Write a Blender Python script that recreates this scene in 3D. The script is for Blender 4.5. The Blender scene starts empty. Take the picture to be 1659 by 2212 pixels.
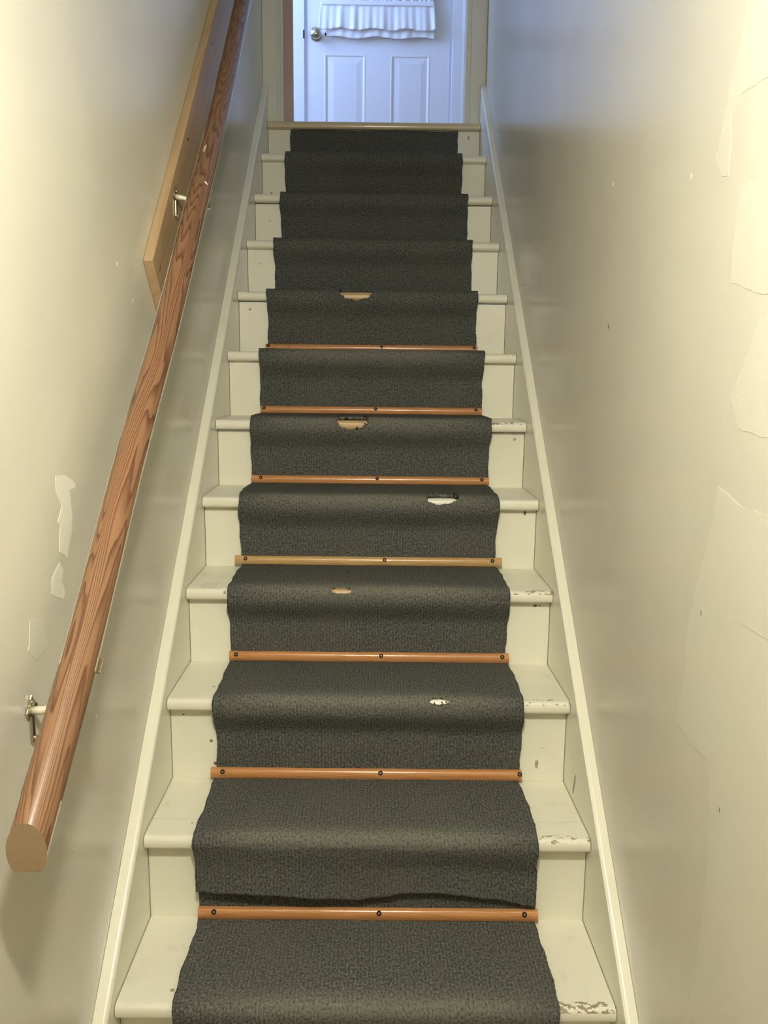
import bpy, bmesh, math, random
from mathutils import Vector, Matrix
random.seed(4)
S = bpy.context.scene
COL = S.collection

# ---------------------------------------------------------------- camera
CAM_POS = Vector((0.0036, -1.3366, 1.1165))
F_PX, PITCH, YAW, ROLL = 1779.86, 0.1653, 0.0150, 0.0105
cam = bpy.data.cameras.new('camera')
cam_o = bpy.data.objects.new('camera', cam)
COL.objects.link(cam_o)
cam.sensor_fit = 'VERTICAL'
cam.sensor_height = 36.0
cam.lens = F_PX / 2212 * 36.0
cam.clip_start = 0.02


def cam_dir(u, v):
    c, s = math.cos(ROLL), math.sin(ROLL)
    u, v = c * u + s * v, -s * u + c * v
    x, Y, Z = u, 1.0, -v
    c, s = math.cos(PITCH), math.sin(PITCH)
    y, z = c * Y + s * Z, -s * Y + c * Z
    c, s = math.cos(YAW), math.sin(YAW)
    return Vector((c * x + s * y, -s * x + c * y, z))


_f = cam_dir(0, 0)
_r = (cam_dir(1, 0) - _f).normalized()
_u = (cam_dir(0, -1) - _f).normalized()
_f.normalize()
cam_o.matrix_world = Matrix(((_r.x, _u.x, -_f.x, CAM_POS.x), (_r.y, _u.y, -_f.y, CAM_POS.y),
                             (_r.z, _u.z, -_f.z, CAM_POS.z), (0, 0, 0, 1)))
S.camera = cam_o

# ---------------------------------------------------------------- world, lights, exposure
W = bpy.data.worlds.new('world')
S.world = W
W.use_nodes = True
W.node_tree.nodes['Background'].inputs[0].default_value = (0.42, 0.55, 1.0, 1)
W.node_tree.nodes['Background'].inputs[1].default_value = 0.6
W.cycles.sampling_method = 'NONE'
S.view_settings.view_transform = 'Standard'
S.view_settings.look = 'None'
S.view_settings.exposure = 0.0
S.view_settings.gamma = 1.0
S.view_settings.use_curve_mapping = False
S.cycles.use_light_tree = False
S.cycles.max_bounces = 5
S.cycles.diffuse_bounces = 4
S.cycles.glossy_bounces = 3
S.cycles.transmission_bounces = 3
S.cycles.caustics_reflective = False
S.cycles.caustics_refractive = False

LAMP_POS = Vector((0.0, -1.05, 1.75))
LAMP_STRENGTH = 920.0
LAMP_COLOUR = (1.0, 0.95, 0.82)
DAY_POWER = 74.0
DAY_COLOUR = (0.315, 0.475, 1.0)
# daylight entering by the landing window (window_1, in the landing's left wall)
al = bpy.data.lights.new('window_daylight', 'AREA')
al.shape = 'RECTANGLE'
al.size, al.size_y = 0.86, 1.26
al.energy = DAY_POWER
al.color = DAY_COLOUR
al_o = bpy.data.objects.new('window_daylight', al)
COL.objects.link(al_o)
al_o.location = (-1.60, 3.10, 3.55)
al_o.rotation_euler = (math.pi / 2, 0, -math.pi / 2)

# ---------------------------------------------------------------- stair geometry
RUN, OH, TT, SHEAR = 0.2169, 0.0310, 0.0295, -0.0121
ZS = {-1: -0.1980, 0: -0.0006, 1: 0.1970, 2: 0.3992, 3: 0.5951, 4: 0.7898, 5: 0.9839, 6: 1.1837,
      7: 1.3857, 8: 1.5839, 9: 1.7847, 10: 1.9836, 11: 2.1667}
FLOOR_Z = -0.396
HEAD_Y = 2.406
LAND_Z = ZS[11]
HW = 0.4485
WALL_X = 0.473


# ---------------------------------------------------------------- helpers
def obj(name, me_or_bm, m=None, parent=None, smooth=False, bevel=0.0, auto=False):
    if isinstance(me_or_bm, bmesh.types.BMesh):
        bmesh.ops.recalc_face_normals(me_or_bm, faces=me_or_bm.faces)
        me = bpy.data.meshes.new(name)
        me_or_bm.to_mesh(me)
        me_or_bm.free()
    else:
        me = me_or_bm
    o = bpy.data.objects.new(name, me)
    COL.objects.link(o)
    if m:
        me.materials.append(m)
    if parent:
        o.parent = parent
    if smooth:
        for p in me.polygons:
            p.use_smooth = True
    if auto:
        me.set_sharp_from_angle(angle=math.radians(38)) if hasattr(me, 'set_sharp_from_angle') else None
    if bevel:
        b = o.modifiers.new('bevel', 'BEVEL')
        b.width = bevel
        b.segments = 2
        b.limit_method = 'ANGLE'
    return o


def empty(name, loc=(0, 0, 0)):
    o = bpy.data.objects.new(name, None)
    o.location = loc
    o.empty_display_size = 0.05
    COL.objects.link(o)
    return o


def tag(o, label=None, cat=None, group=None, kind=None):
    if label:
        o['label'] = label
    if cat:
        o['category'] = cat
    if group:
        o['group'] = group
    if kind:
        o['kind'] = kind
    return o


def add_box(bm, x0, x1, y0, y1, z0, z1):
    v = [bm.verts.new((x, y, z)) for x in (x0, x1) for y in (y0, y1) for z in (z0, z1)]
    for f in ((0, 1, 3, 2), (4, 6, 7, 5), (0, 4, 5, 1), (2, 3, 7, 6), (0, 2, 6, 4), (1, 5, 7, 3)):
        bm.faces.new([v[i] for i in f])
    return v


def box(x0, x1, y0, y1, z0, z1):
    bm = bmesh.new()
    add_box(bm, x0, x1, y0, y1, z0, z1)
    return bm


def prism_x(pts, x0, x1, shear=0.0, bm=None):
    """extrude a closed (y, z) outline along x; shear turns y with x"""
    bm = bm or bmesh.new()
    a = [bm.verts.new((x0, y + shear * x0, z)) for y, z in pts]
    b = [bm.verts.new((x1, y + shear * x1, z)) for y, z in pts]
    n = len(pts)
    for i in range(n):
        bm.faces.new((a[i], a[(i + 1) % n], b[(i + 1) % n], b[i]))
    bm.faces.new(a)
    bm.faces.new(list(reversed(b)))
    return bm


def prism_z(pts, z0, z1, bm=None):
    bm = bm or bmesh.new()
    a = [bm.verts.new((x, y, z0)) for x, y in pts]
    b = [bm.verts.new((x, y, z1)) for x, y in pts]
    n = len(pts)
    for i in range(n):
        bm.faces.new((a[i], a[(i + 1) % n], b[(i + 1) % n], b[i]))
    bm.faces.new(a)
    bm.faces.new(list(reversed(b)))
    return bm


def lathe(prof, seg=24, bm=None, mat=None):
    """revolve (r, h) about local z"""
    bm = bm or bmesh.new()
    rings = []
    for r, h in prof:
        if r < 1e-6:
            rings.append([bm.verts.new((0, 0, h))])
        else:
            rings.append([bm.verts.new((r * math.cos(2 * math.pi * k / seg), r * math.sin(2 * math.pi * k / seg), h))
                          for k in range(seg)])
    for a, b in zip(rings, rings[1:]):
        for k in range(seg):
            k2 = (k + 1) % seg
            if len(a) == 1 and len(b) == 1:
                continue
            if len(a) == 1:
                bm.faces.new((a[0], b[k], b[k2]))
            elif len(b) == 1:
                bm.faces.new((a[k], a[k2], b[0]))
            else:
                bm.faces.new((a[k], a[k2], b[k2], b[k]))
    if mat is not None:
        bmesh.ops.transform(bm, matrix=mat, verts=bm.verts)
    return bm


def tube(pts, rad, seg=12, bm=None):
    bm = bm or bmesh.new()
    pts = [Vector(p) for p in pts]
    rings = []
    for i, p in enumerate(pts):
        d = (pts[min(i + 1, len(pts) - 1)] - pts[max(i - 1, 0)]).normalized()
        up = Vector((0, 0, 1)) if abs(d.z) < 0.9 else Vector((1, 0, 0))
        a = d.cross(up).normalized()
        b = a.cross(d).normalized()
        r = rad[i] if isinstance(rad, (list, tuple)) else rad
        rings.append([bm.verts.new(p + a * (r * math.cos(2 * math.pi * k / seg)) + b * (r * math.sin(2 * math.pi * k / seg)))
                      for k in range(seg)])
    for a, b in zip(rings, rings[1:]):
        for k in range(seg):
            bm.faces.new((a[k], a[(k + 1) % seg], b[(k + 1) % seg], b[k]))
    bm.faces.new(list(reversed(rings[0])))
    bm.faces.new(rings[-1])
    return bm


# ---------------------------------------------------------------- materials
class NT:
    def __init__(s, name):
        s.m = bpy.data.materials.new(name)
        s.m.use_nodes = True
        s.t = s.m.node_tree
        s.b = s.t.nodes['Principled BSDF']

    def n(s, typ, **kw):
        nd = s.t.nodes.new(typ)
        for k, v in kw.items():
            if k.startswith('i_'):
                nd.inputs[k[2:].replace('_', ' ')].default_value = v
            else:
                setattr(nd, k, v)
        return nd

    def l(s, a, b):
        s.t.links.new(a, b)

    def math(s, op, a, b=None, c=None, clamp=False):
        nd = s.t.nodes.new('ShaderNodeMath')
        nd.operation = op
        nd.use_clamp = clamp
        for k, v in enumerate((a, b, c)):
            if v is None:
                continue
            if isinstance(v, (int, float)):
                nd.inputs[k].default_value = v
            else:
                s.l(v, nd.inputs[k])
        return nd.outputs[0]

    def mix(s, fac, a, b):
        nd = s.t.nodes.new('ShaderNodeMix')
        nd.data_type = 'RGBA'
        for v, k in ((fac, 0), (a, 6), (b, 7)):
            if isinstance(v, (int, float)):
                nd.inputs[k].default_value = v
            elif isinstance(v, tuple):
                nd.inputs[k].default_value = v if len(v) == 4 else v + (1,)
            else:
                s.l(v, nd.inputs[k])
        return nd.outputs[2]

    def step(s, v, lo, hi):
        nd = s.t.nodes.new('ShaderNodeMapRange')
        nd.interpolation_type = 'SMOOTHSTEP'
        s.l(v, nd.inputs[0])
        nd.inputs[1].default_value = lo
        nd.inputs[2].default_value = hi
        return nd.outputs[0]

    def pos(s):
        return s.n('ShaderNodeNewGeometry').outputs['Position']

    def noise(s, vec, scale, detail=3, rough=0.5, dist=0.0):
        nd = s.n('ShaderNodeTexNoise')
        nd.inputs['Scale'].default_value = scale
        nd.inputs['Detail'].default_value = detail
        nd.inputs['Roughness'].default_value = rough
        nd.inputs['Distortion'].default_value = dist
        s.l(vec, nd.inputs['Vector'])
        return nd.outputs[0]

    def scalev(s, vec, sc):
        nd = s.n('ShaderNodeMapping')
        nd.inputs['Scale'].default_value = sc
        s.l(vec, nd.inputs['Vector'])
        return nd.outputs[0]

    def bump(s, h, strength, dist=0.01):
        nd = s.n('ShaderNodeBump')
        nd.inputs['Strength'].default_value = strength
        nd.inputs['Distance'].default_value = dist
        s.l(h, nd.inputs['Height'])
        s.l(nd.outputs[0], s.b.inputs['Normal'])

    def set(s, **kw):
        for k, v in kw.items():
            k = k.replace('_', ' ')
            if isinstance(v, tuple) and len(v) == 3:
                v = v + (1,)
            s.b.inputs[k].default_value = v


def plain(name, col, rough=0.5, metal=0.0, spec=0.5):
    t = NT(name)
    t.set(Base_Color=col, Roughness=rough, Metallic=metal)
    t.b.inputs['Specular IOR Level'].default_value = spec
    return t.m


def wall_paint(name, col, rough, var=0.03, bump=0.06):
    t = NT(name)
    p = t.pos()
    n1 = t.noise(p, 3.0, 2)
    c = t.mix(t.step(n1, 0.35, 0.7), tuple(v * (1 - var) for v in col), tuple(min(1, v * (1 + var)) for v in col))
    t.l(c, t.b.inputs['Base Color'])
    t.set(Roughness=rough)
    h = t.math('ADD', t.noise(p, 190.0, 1), t.math('MULTIPLY', t.noise(p, 7.0, 1), 2.2))
    t.bump(h, bump, 0.004)
    return t.m


def trim_paint(name, col, rough=0.30, chips=None, specks=True, dirt=0.25):
    """old brush-painted woodwork; chips = where bare wood shows along the nosing edge (object space of a tread)"""
    t = NT(name)
    p = t.pos()
    n1 = t.noise(p, 5.0, 5, 0.6)
    c = t.mix(t.math('MULTIPLY', t.step(n1, 0.5, 0.8), dirt), col, (col[0] * .72, col[1] * .69, col[2] * .62))
    if specks:
        vo = t.n('ShaderNodeTexVoronoi')
        vo.inputs['Scale'].default_value = 17.0
        t.l(t.scalev(p, (1, 1, 1)), vo.inputs['Vector'])
        sep = t.n('ShaderNodeSeparateColor')
        t.l(vo.outputs['Color'], sep.inputs[0])
        dd = t.math('ADD', vo.outputs['Distance'], t.math('MULTIPLY', t.noise(p, 260, 2), 0.06))
        rad = t.math('MULTIPLY', t.math('SUBTRACT', sep.outputs[0], 0.55), 0.22)
        sp = t.math('LESS_THAN', dd, t.math('ADD', rad, 0.012))
        sp = t.math('MULTIPLY', sp, t.math('GREATER_THAN', sep.outputs[0], 0.55))
        c = t.mix(t.math('MULTIPLY', sp, 0.75), c, (0.20, 0.16, 0.09))
    if chips:
        tc = t.n('ShaderNodeTexCoord')
        sx = t.n('ShaderNodeSeparateXYZ')
        t.l(tc.outputs['Object'], sx.inputs[0])
        nz = t.noise(t.scalev(p, (1, 2.0, 2.0)), 55.0, 4, 0.65)
        nl = t.noise(p, 9.0, 2)
        band = t.math('MULTIPLY', t.math('GREATER_THAN', sx.outputs[2], -0.0075), t.math('LESS_THAN', sx.outputs[1], 0.016))
        side = t.step(sx.outputs[0], -0.30, 0.42)
        thr = t.math('SUBTRACT', 0.75, t.math('MULTIPLY', side, 0.20))
        msk = t.math('MULTIPLY', t.math('GREATER_THAN', t.math('ADD', nz, t.math('MULTIPLY', t.math('SUBTRACT', nl, 0.5), 0.35)), thr), band)
        c = t.mix(t.math('MULTIPLY', msk, chips), c, (0.22, 0.155, 0.085))
        # scuffed tread tops
        sc = t.math('MULTIPLY', t.step(t.noise(p, 14, 5, 0.7), 0.55, 0.72), 0.32)
        sc = t.math('MULTIPLY', sc, t.math('GREATER_THAN', sx.outputs[2], -0.0008))
        c = t.mix(sc, c, (0.42, 0.38, 0.27))
    t.l(c, t.b.inputs['Base Color'])
    t.set(Roughness=rough)
    t.bump(t.math('ADD', t.noise(t.scalev(p, (18, 60, 60)), 1.0, 3), t.noise(p, 60, 2)), 0.06, 0.003)
    return t.m


def wood(name, light, dark, rings=7.0, across=14.0, along=1.7, rough=0.30, contrast=1.0, painted=False, seed=0.0):
    """uv: u = metres across the grain, v = metres along it; contour lines of a stretched noise give cathedral figure"""
    t = NT(name)
    uv = t.n('ShaderNodeUVMap').outputs[0]
    sep = t.n('ShaderNodeSeparateXYZ')
    t.l(uv, sep.inputs[0])
    mp = t.n('ShaderNodeMapping')
    mp.inputs['Scale'].default_value = (across, along, 1)
    mp.inputs['Location'].default_value = (seed, seed * 1.7, seed)
    t.l(uv, mp.inputs['Vector'])
    field = t.noise(mp.outputs[0], 1.0, 2.0, 0.42)
    fine = t.noise(t.scalev(uv, (260, 9, 1)), 1.0, 3)
    ring = t.math('FRACT', t.math('MULTIPLY', t.math('ADD', field, t.math('MULTIPLY', fine, 0.012)), rings * 2))
    # slow rise, sharp fall: pale spring wood to a dark late-wood line
    line = t.math('MULTIPLY', t.step(ring, 0.35, 0.93), t.math('SUBTRACT', 1.0, t.step(ring, 0.95, 1.0)))
    broad = t.step(t.noise(t.scalev(uv, (across * .7, along * .8, 1)), 1.0, 2), 0.35, 0.7)
    c = t.mix(t.math('MULTIPLY', line, contrast), light, dark)
    c = t.mix(t.math('MULTIPLY', broad, 0.30), c, tuple(0.55 * a + 0.45 * b for a, b in zip(dark, light)))
    c = t.mix(t.math('MULTIPLY', fine, 0.18), c, dark)
    if painted:
        # old white paint left along the wall side of the rail
        edge = t.math('ADD', sep.outputs[0], t.math('MULTIPLY', t.math('SUBTRACT', t.noise(t.scalev(uv, (30, 5, 1)), 1.0, 4), 0.5), 0.016))
        msk = t.math('GREATER_THAN', edge, 0.0205)
        msk = t.math('MULTIPLY', msk, t.math('GREATER_THAN', t.noise(t.scalev(uv, (0, 2.1, 1)), 1.0, 1), 0.42))
        c = t.mix(msk, c, (0.74, 0.71, 0.60))
    t.l(c, t.b.inputs['Base Color'])
    t.set(Roughness=rough)
    t.bump(line, 0.05, 0.002)
    return t.m


def carpet():
    t = NT('carpet')
    uv = t.n('ShaderNodeUVMap').outputs[0]
    p = t.pos()
    sep = t.n('ShaderNodeSeparateXYZ')
    t.l(uv, sep.inputs[0])
    jit = t.math('MULTIPLY', t.math('SUBTRACT', t.noise(t.scalev(uv, (40, 60, 1)), 1.0, 2), 0.5), 0.9)
    rib = t.math('SINE', t.math('ADD', t.math('MULTIPLY', sep.outputs[0], 2 * math.pi / 0.0075), jit))
    loop = t.noise(t.scalev(uv, (230, 170, 1)), 1.0, 3, 0.7)
    fl = t.noise(t.scalev(uv, (420, 330, 1)), 1.0, 2, 0.6)
    big = t.noise(p, 5.0, 4, 0.6)
    c = t.mix(t.step(loop, 0.33, 0.68), (0.032, 0.035, 0.034), (0.150, 0.155, 0.138))
    c = t.mix(t.math('MULTIPLY', t.step(fl, 0.54, 0.68), 0.65), c, (0.25, 0.245, 0.20))
    c = t.mix(t.math('MULTIPLY', t.step(t.noise(t.scalev(uv, (90, 80, 1)), 1.0, 2), 0.5, 0.75), 0.4), c, (0.055, 0.062, 0.078))
    c = t.mix(t.math('MULTIPLY', t.step(big, 0.45, 0.75), 0.30), c, (0.13, 0.13, 0.11))
    c = t.mix(t.math('MULTIPLY', t.math('SUBTRACT', 1.0, t.step(rib, -1.0, -0.2)), 0.30), c, (0.03, 0.032, 0.033))
    # worn, paler fibres along the edge of each step ("wear" is painted per vertex from foot traffic)
    at = t.n('ShaderNodeAttribute')
    at.attribute_name = 'wear'
    wr = t.math('MULTIPLY', at.outputs['Fac'], t.math('ADD', t.math('MULTIPLY', t.step(loop, 0.3, 0.6), 0.5), 0.18))
    c = t.mix(wr, c, (0.20, 0.195, 0.155))
    t.l(c, t.b.inputs['Base Color'])
    t.set(Roughness=0.95)
    t.b.inputs['Specular IOR Level'].default_value = 0.12
    h = t.math('ADD', t.math('MULTIPLY', rib, 0.42), t.math('ADD', t.math('MULTIPLY', loop, 2.2), t.math('MULTIPLY', fl, 1.2)))
    t.bump(h, 0.75, 0.0022)
    return t.m


WALLC = (0.665, 0.645, 0.545)
M_WALL = wall_paint('wall_paint', WALLC, 0.24)
M_PATCH = wall_paint('wall_touch_up', (0.690, 0.671, 0.568), 0.28, 0.02)
M_SPACKLE = wall_paint('wall_filler', (0.80, 0.79, 0.70), 0.50, 0.03, 0.15)
M_TRIM = trim_paint('trim_paint', (0.80, 0.785, 0.655), 0.28, None, False)
M_RISER = trim_paint('riser_paint', (0.80, 0.785, 0.655), 0.32, None, True)
M_TREAD = trim_paint('tread_paint', (0.79, 0.77, 0.645), 0.34, 0.85, True, 0.4)
M_TREAD_OK = trim_paint('tread_paint_sound', (0.79, 0.77, 0.645), 0.34, 0.0001, True, 0.3)
M_CASING = trim_paint('casing_paint', (0.68, 0.665, 0.565), 0.35, None, False)
M_DOOR = wall_paint('door_paint', (0.82, 0.82, 0.82), 0.30, 0.01, 0.02)
M_CARPET = carpet()
M_RAIL = wood('rail_wood', (0.245, 0.133, 0.070), (0.100, 0.040, 0.020), 15.0, 19.0, 1.25, 0.25, 0.9, True, 3.1)
M_RAIL_END = wood('rail_end_grain', (0.25, 0.175, 0.095), (0.20, 0.135, 0.07), 3.0, 26, 26, 0.55, 0.4)
M_BOARD = wood('pine_board', (0.45, 0.32, 0.18), (0.33, 0.21, 0.105), 4.0, 10.0, 1.0, 0.45, 0.45, False, 8.0)
M_BAT = wood('batten_wood', (0.55, 0.265, 0.10), (0.36, 0.145, 0.05), 9.0, 40, 1.3, 0.24, 0.5, False, 1.0)
M_BAT2 = wood('pale_batten_wood', (0.56, 0.36, 0.15), (0.36, 0.20, 0.075), 9.0, 40, 1.3, 0.26, 0.6, False, 5.0)
M_BARE = wood('bare_nosing_wood', (0.50, 0.34, 0.16), (0.33, 0.20, 0.08), 5.0, 60, 6, 0.4, 0.6)
M_JAMB = wood('unpainted_jamb_wood', (0.50, 0.38, 0.325), (0.43, 0.29, 0.24), 4.0, 20, 1.2, 0.5, 0.5)
M_NOSE = wood('landing_nosing_wood', (0.62, 0.53, 0.34), (0.54, 0.45, 0.27), 4.0, 30, 1.5, 0.20, 0.3)
M_SCREW = plain('dark_screw', (0.022, 0.018, 0.014), 0.7, 0.0, 0.2)
M_CHROME = plain('tarnished_brass', (0.62, 0.56, 0.42), 0.20, 1.0)
M_BRKT = plain('painted_bracket', (0.70, 0.66, 0.50), 0.35, 0.1)
M_KNOB = plain('polished_knob', (0.60, 0.54, 0.40), 0.12, 1.0)
M_CHIP = plain('chipped_paint', (0.16, 0.115, 0.065), 0.7)
M_GRIME = plain('grimy_scuff', (0.36, 0.33, 0.24), 0.6)
M_NICK = plain('pale_nick', (0.92, 0.90, 0.80), 0.5)
M_DARK = plain('scuff_mark', (0.045, 0.04, 0.035), 0.7)
M_FLOOR = wood('floor_boards', (0.34, 0.22, 0.12), (0.22, 0.13, 0.07), 5, 9, 0.8, 0.35, 0.5)


def curtain_mat():
    t = NT('curtain_cotton')
    p = t.pos()
    t.set(Base_Color=(0.86, 0.86, 0.86), Roughness=0.9)
    t.b.inputs['Subsurface Weight'].default_value = 0.0
    t.bump(t.noise(p, 380, 2), 0.1, 0.001)
    return t.m


M_CURT = curtain_mat()
gl = NT('window_glass')
gl.set(Base_Color=(0.55, 0.60, 0.66), Roughness=0.05)
gl.b.inputs['Transmission Weight'].default_value = 0.85
M_GLASS = gl.m
em = NT('lamp_glow')
em.set(Base_Color=(0.9, 0.88, 0.8), Roughness=0.3)
em.b.inputs['Emission Color'].default_value = LAMP_COLOUR + (1,)
em.b.inputs['Emission Strength'].default_value = LAMP_STRENGTH
M_GLOW = em.m


def uv_box(o, along='y', scale=1.0):
    """metric uv: v along the given local axis, u wraps over the other two"""
    me = o.data
    lay = me.uv_layers.new(name='UVMap') if not me.uv_layers else me.uv_layers[0]
    ax = 'xyz'.index(along)
    oth = [k for k in range(3) if k != ax]
    for poly in me.polygons:
        for li in poly.loop_indices:
            c = me.vertices[me.loops[li].vertex_index].co
            lay.data[li].uv = ((c[oth[0]] + c[oth[1]]) * scale, c[ax] * scale)


def struct(name, bm, m, label=None, bevel=0.0):
    o = obj(name, bm, m, bevel=bevel)
    tag(o, label, None, None, 'structure')
    return o


# ================================================================ the setting
Y0, Y1 = -3.2, HEAD_Y + 0.014
CEIL_Z, LCEIL = 1.95, LAND_Z + 2.42
YW, HWX = -0.66, 1.70
wl = struct('wall_left', box(-WALL_X - 0.10, -WALL_X, YW, Y1, FLOOR_Z, 4.75), M_WALL,
            'glossy cream painted stairwell wall behind the handrail')
wr = struct('wall_right', box(WALL_X, WALL_X + 0.10, YW, Y1, FLOOR_Z, 4.75), M_WALL,
            'glossy cream painted stairwell wall opposite the handrail, with paler touched-up patches')
struct('wall_front', box(-HWX, HWX, Y0 - 0.1, Y0, FLOOR_Z, CEIL_Z), M_WALL, 'cream wall of the lower hall facing the stairs')
struct('wall_hall_left', box(-HWX - 0.1, -HWX, Y0, YW + 0.1, FLOOR_Z, CEIL_Z), M_WALL, 'left hand wall of the lower hall')
struct('wall_hall_right', box(HWX, HWX + 0.1, Y0, YW + 0.1, FLOOR_Z, CEIL_Z), M_WALL, 'right hand wall of the lower hall')
bm = bmesh.new()
add_box(bm, -HWX, -WALL_X - 0.1005, YW, YW + 0.1, FLOOR_Z, CEIL_Z)
add_box(bm, WALL_X + 0.1005, HWX, YW, YW + 0.1, FLOOR_Z, CEIL_Z)
struct('wall_stairfoot', bm, M_WALL, 'lower hall wall on both sides of the stair foot')
fl = struct('floor', box(-HWX, HWX, Y0, -RUN + 0.018, FLOOR_Z - 0.1, FLOOR_Z), M_FLOOR, 'wooden floor at the foot of the stairs')
uv_box(fl, 'y')
struct('ceiling', box(-HWX, HWX, Y0, -0.50, CEIL_Z, CEIL_Z + 0.08), M_WALL, 'cream ceiling over the foot of the stairs')
sl = (LCEIL - CEIL_Z) / (HEAD_Y + 0.5)
struct('ceiling_slope', prism_x([(-0.50, CEIL_Z), (Y1, LCEIL + sl * 0.014), (Y1, LCEIL + 0.12), (-0.50, CEIL_Z + 0.1)], -WALL_X, WALL_X),
       M_WALL, 'sloping cream ceiling above the flight')
# landing at the head of the stairs
HX = 1.50
DY = 3.786
lf = struct('floor_landing', box(-HX, HX, HEAD_Y + 0.016, DY + 0.12, LAND_Z - 0.12, LAND_Z), M_FLOOR, 'wooden landing floor above the top step')
uv_box(lf, 'x')
struct('ceiling_landing', box(-HX, HX, Y1, DY + 0.12, LCEIL, LCEIL + 0.1), M_WALL, 'ceiling of the upstairs landing')
OPL, OPR, OPT = -0.402, 0.3835, LAND_Z + 2.05
bm = bmesh.new()
add_box(bm, -HX, OPL, Y1, Y1 + 0.12, LAND_Z - 0.12, LCEIL)
add_box(bm, OPR, HX, Y1, Y1 + 0.12, LAND_Z - 0.12, LCEIL)
add_box(bm, OPL, OPR, Y1, Y1 + 0.12, OPT, LCEIL)
add_box(bm, -WALL_X - 0.1, WALL_X + 0.1, Y1 + 0.0005, Y1 + 0.12, FLOOR_Z, LAND_Z - 0.1205)  # unseen wall added below the landing to stop sky light leaking between steps
struct('wall_stairhead', bm, M_WALL, 'wall with the open doorway at the head of the stairs')
struct('wall_landing_right', box(HX, HX + 0.1, Y1, DY + 0.12, LAND_Z, LCEIL), M_WALL, 'right hand wall of the landing')
bm = bmesh.new()
wy0, wy1, wz0, wz1 = 2.66, 3.54, 2.90, 4.20
add_box(bm, -HX - 0.1, -HX, Y1, wy0, LAND_Z, LCEIL)
add_box(bm, -HX - 0.1, -HX, wy1, DY + 0.12, LAND_Z, LCEIL)
add_box(bm, -HX - 0.1, -HX, wy0, wy1, LAND_Z, wz0)
add_box(bm, -HX - 0.1, -HX, wy0, wy1, wz1, LCEIL)
struct('wall_landing_left', bm, M_WALL, 'left hand wall of the landing with its window')
w1 = empty('window_1', (-HX - 0.05, (wy0 + wy1) / 2, wz0))
tag(w1, 'white window lighting the landing', None, None, 'structure')
for nm, b in (('sill', (-0.06, 0.09, -0.47, 0.47, -0.03, 0.0)), ('frame', (-0.03, 0.03, -0.44, -0.40, 0, 1.30)),
              ('frame', (-0.03, 0.03, 0.40, 0.44, 0, 1.30)), ('frame', (-0.03, 0.03, -0.40, 0.40, 1.26, 1.30)),
              ('meeting_rail', (-0.03, 0.03, -0.40, 0.40, 0.64, 0.68))):
    obj(nm, box(*b), M_DOOR, w1)
# back wall of the landing around the white door
DL, DR, DB, DT = -0.392, 0.434, LAND_Z + 0.008, LAND_Z + 2.02
bm = bmesh.new()
add_box(bm, -HX, DL - 0.02, DY + 0.012, DY + 0.12, LAND_Z, LCEIL)
add_box(bm, DR + 0.02, HX, DY + 0.012, DY + 0.12, LAND_Z, LCEIL)
add_box(bm, DL - 0.02, DR + 0.02, DY + 0.012, DY + 0.12, DT + 0.02, LCEIL)
struct('wall_back', bm, M_WALL, 'far wall of the landing around the white door')
tr = empty('trim_1', (0, DY, LAND_Z))
tag(tr, 'white casing boards around the far landing door', None, None, 'structure')
for nm, b in (('casing_board', (DL - 0.125, DL - 0.012, -0.012, 0.012, 0, DT - LAND_Z + 0.11)),
              ('casing_board', (DR + 0.010, DR + 0.125, -0.012, 0.012, 0, DT - LAND_Z + 0.11)),
              ('casing_board', (DL - 0.012, DR + 0.010, -0.012, 0.012, DT - LAND_Z + 0.012, DT - LAND_Z + 0.11))):
    obj(nm, box(*b), M_DOOR, tr, bevel=0.003)
obj('strike_plate', box(DL - 0.020, DL - 0.0118, -0.0135, -0.0115, 0.845, 0.89), M_SCREW, tr)

# casings of the doorway at the stair head: flat board with a stepped bead on its inner edge
tr2 = empty('trim_2', (0, HEAD_Y, LAND_Z))
tag(tr2, 'grey-cream door casing at the head of the stairs', None, None, 'structure')


def casing(x_out, x_in, z1):
    s = 1 if x_in > x_out else -1
    w = abs(x_in - x_out)
    pr = [(0, 0.014), (0, 0), (w - 0.026, 0), (w - 0.024, 0.004), (w - 0.014, 0.004), (w - 0.012, 0.0), (w - 0.004, -0.002), (w, 0.002), (w, 0.014)]
    obj('casing_board', prism_z([(x_out + s * a, b) for a, b in pr], 0.0, z1), M_CASING, tr2)


casing(-WALL_X + 0.001, -0.3860, 2.10)
casing(WALL_X - 0.001, 0.3815, 2.10)
obj('casing_board', box(-0.386, 0.3815, 0.0, 0.014, 2.03, 2.10), M_CASING, tr2, bevel=0.002)
o = obj('unpainted_jamb', box(OPL, -0.3495, 0.050, 0.085, 0.0, 2.04), M_JAMB, tr2, bevel=0.002)
uv_box(o, 'z')
o['label'] = 'reddish brown bare wood jamb strip'
obj('jamb', box(0.3800, 0.3834, 0.0145, 0.13, 0, 2.04), M_CASING, tr2)

# ---------------------------------------------------------------- paint touch-ups on the walls (thin skims with ragged outlines)
def skim(name, pts, x, side, m, parent, th=0.0004, rag=0.004):
    """pts: (y, z) outline on the wall plane"""
    rnd = random.Random(len(pts) * 7 + int(abs(pts[0][0]) * 1000))
    out = []
    n = len(pts)
    for i in range(n):
        a, b = Vector(pts[i]), Vector(pts[(i + 1) % n])
        k = max(1, int((b - a).length / 0.012))
        for j in range(k):
            q = a.lerp(b, j / k)
            out.append((q.x + rnd.uniform(-rag, rag), q.y + rnd.uniform(-rag, rag)))
    x0, x1 = (x - 0.0002, x + th) if side > 0 else (x - th, x + 0.0002)
    return obj(name, prism_x(out, x0, x1), m, parent)


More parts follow.
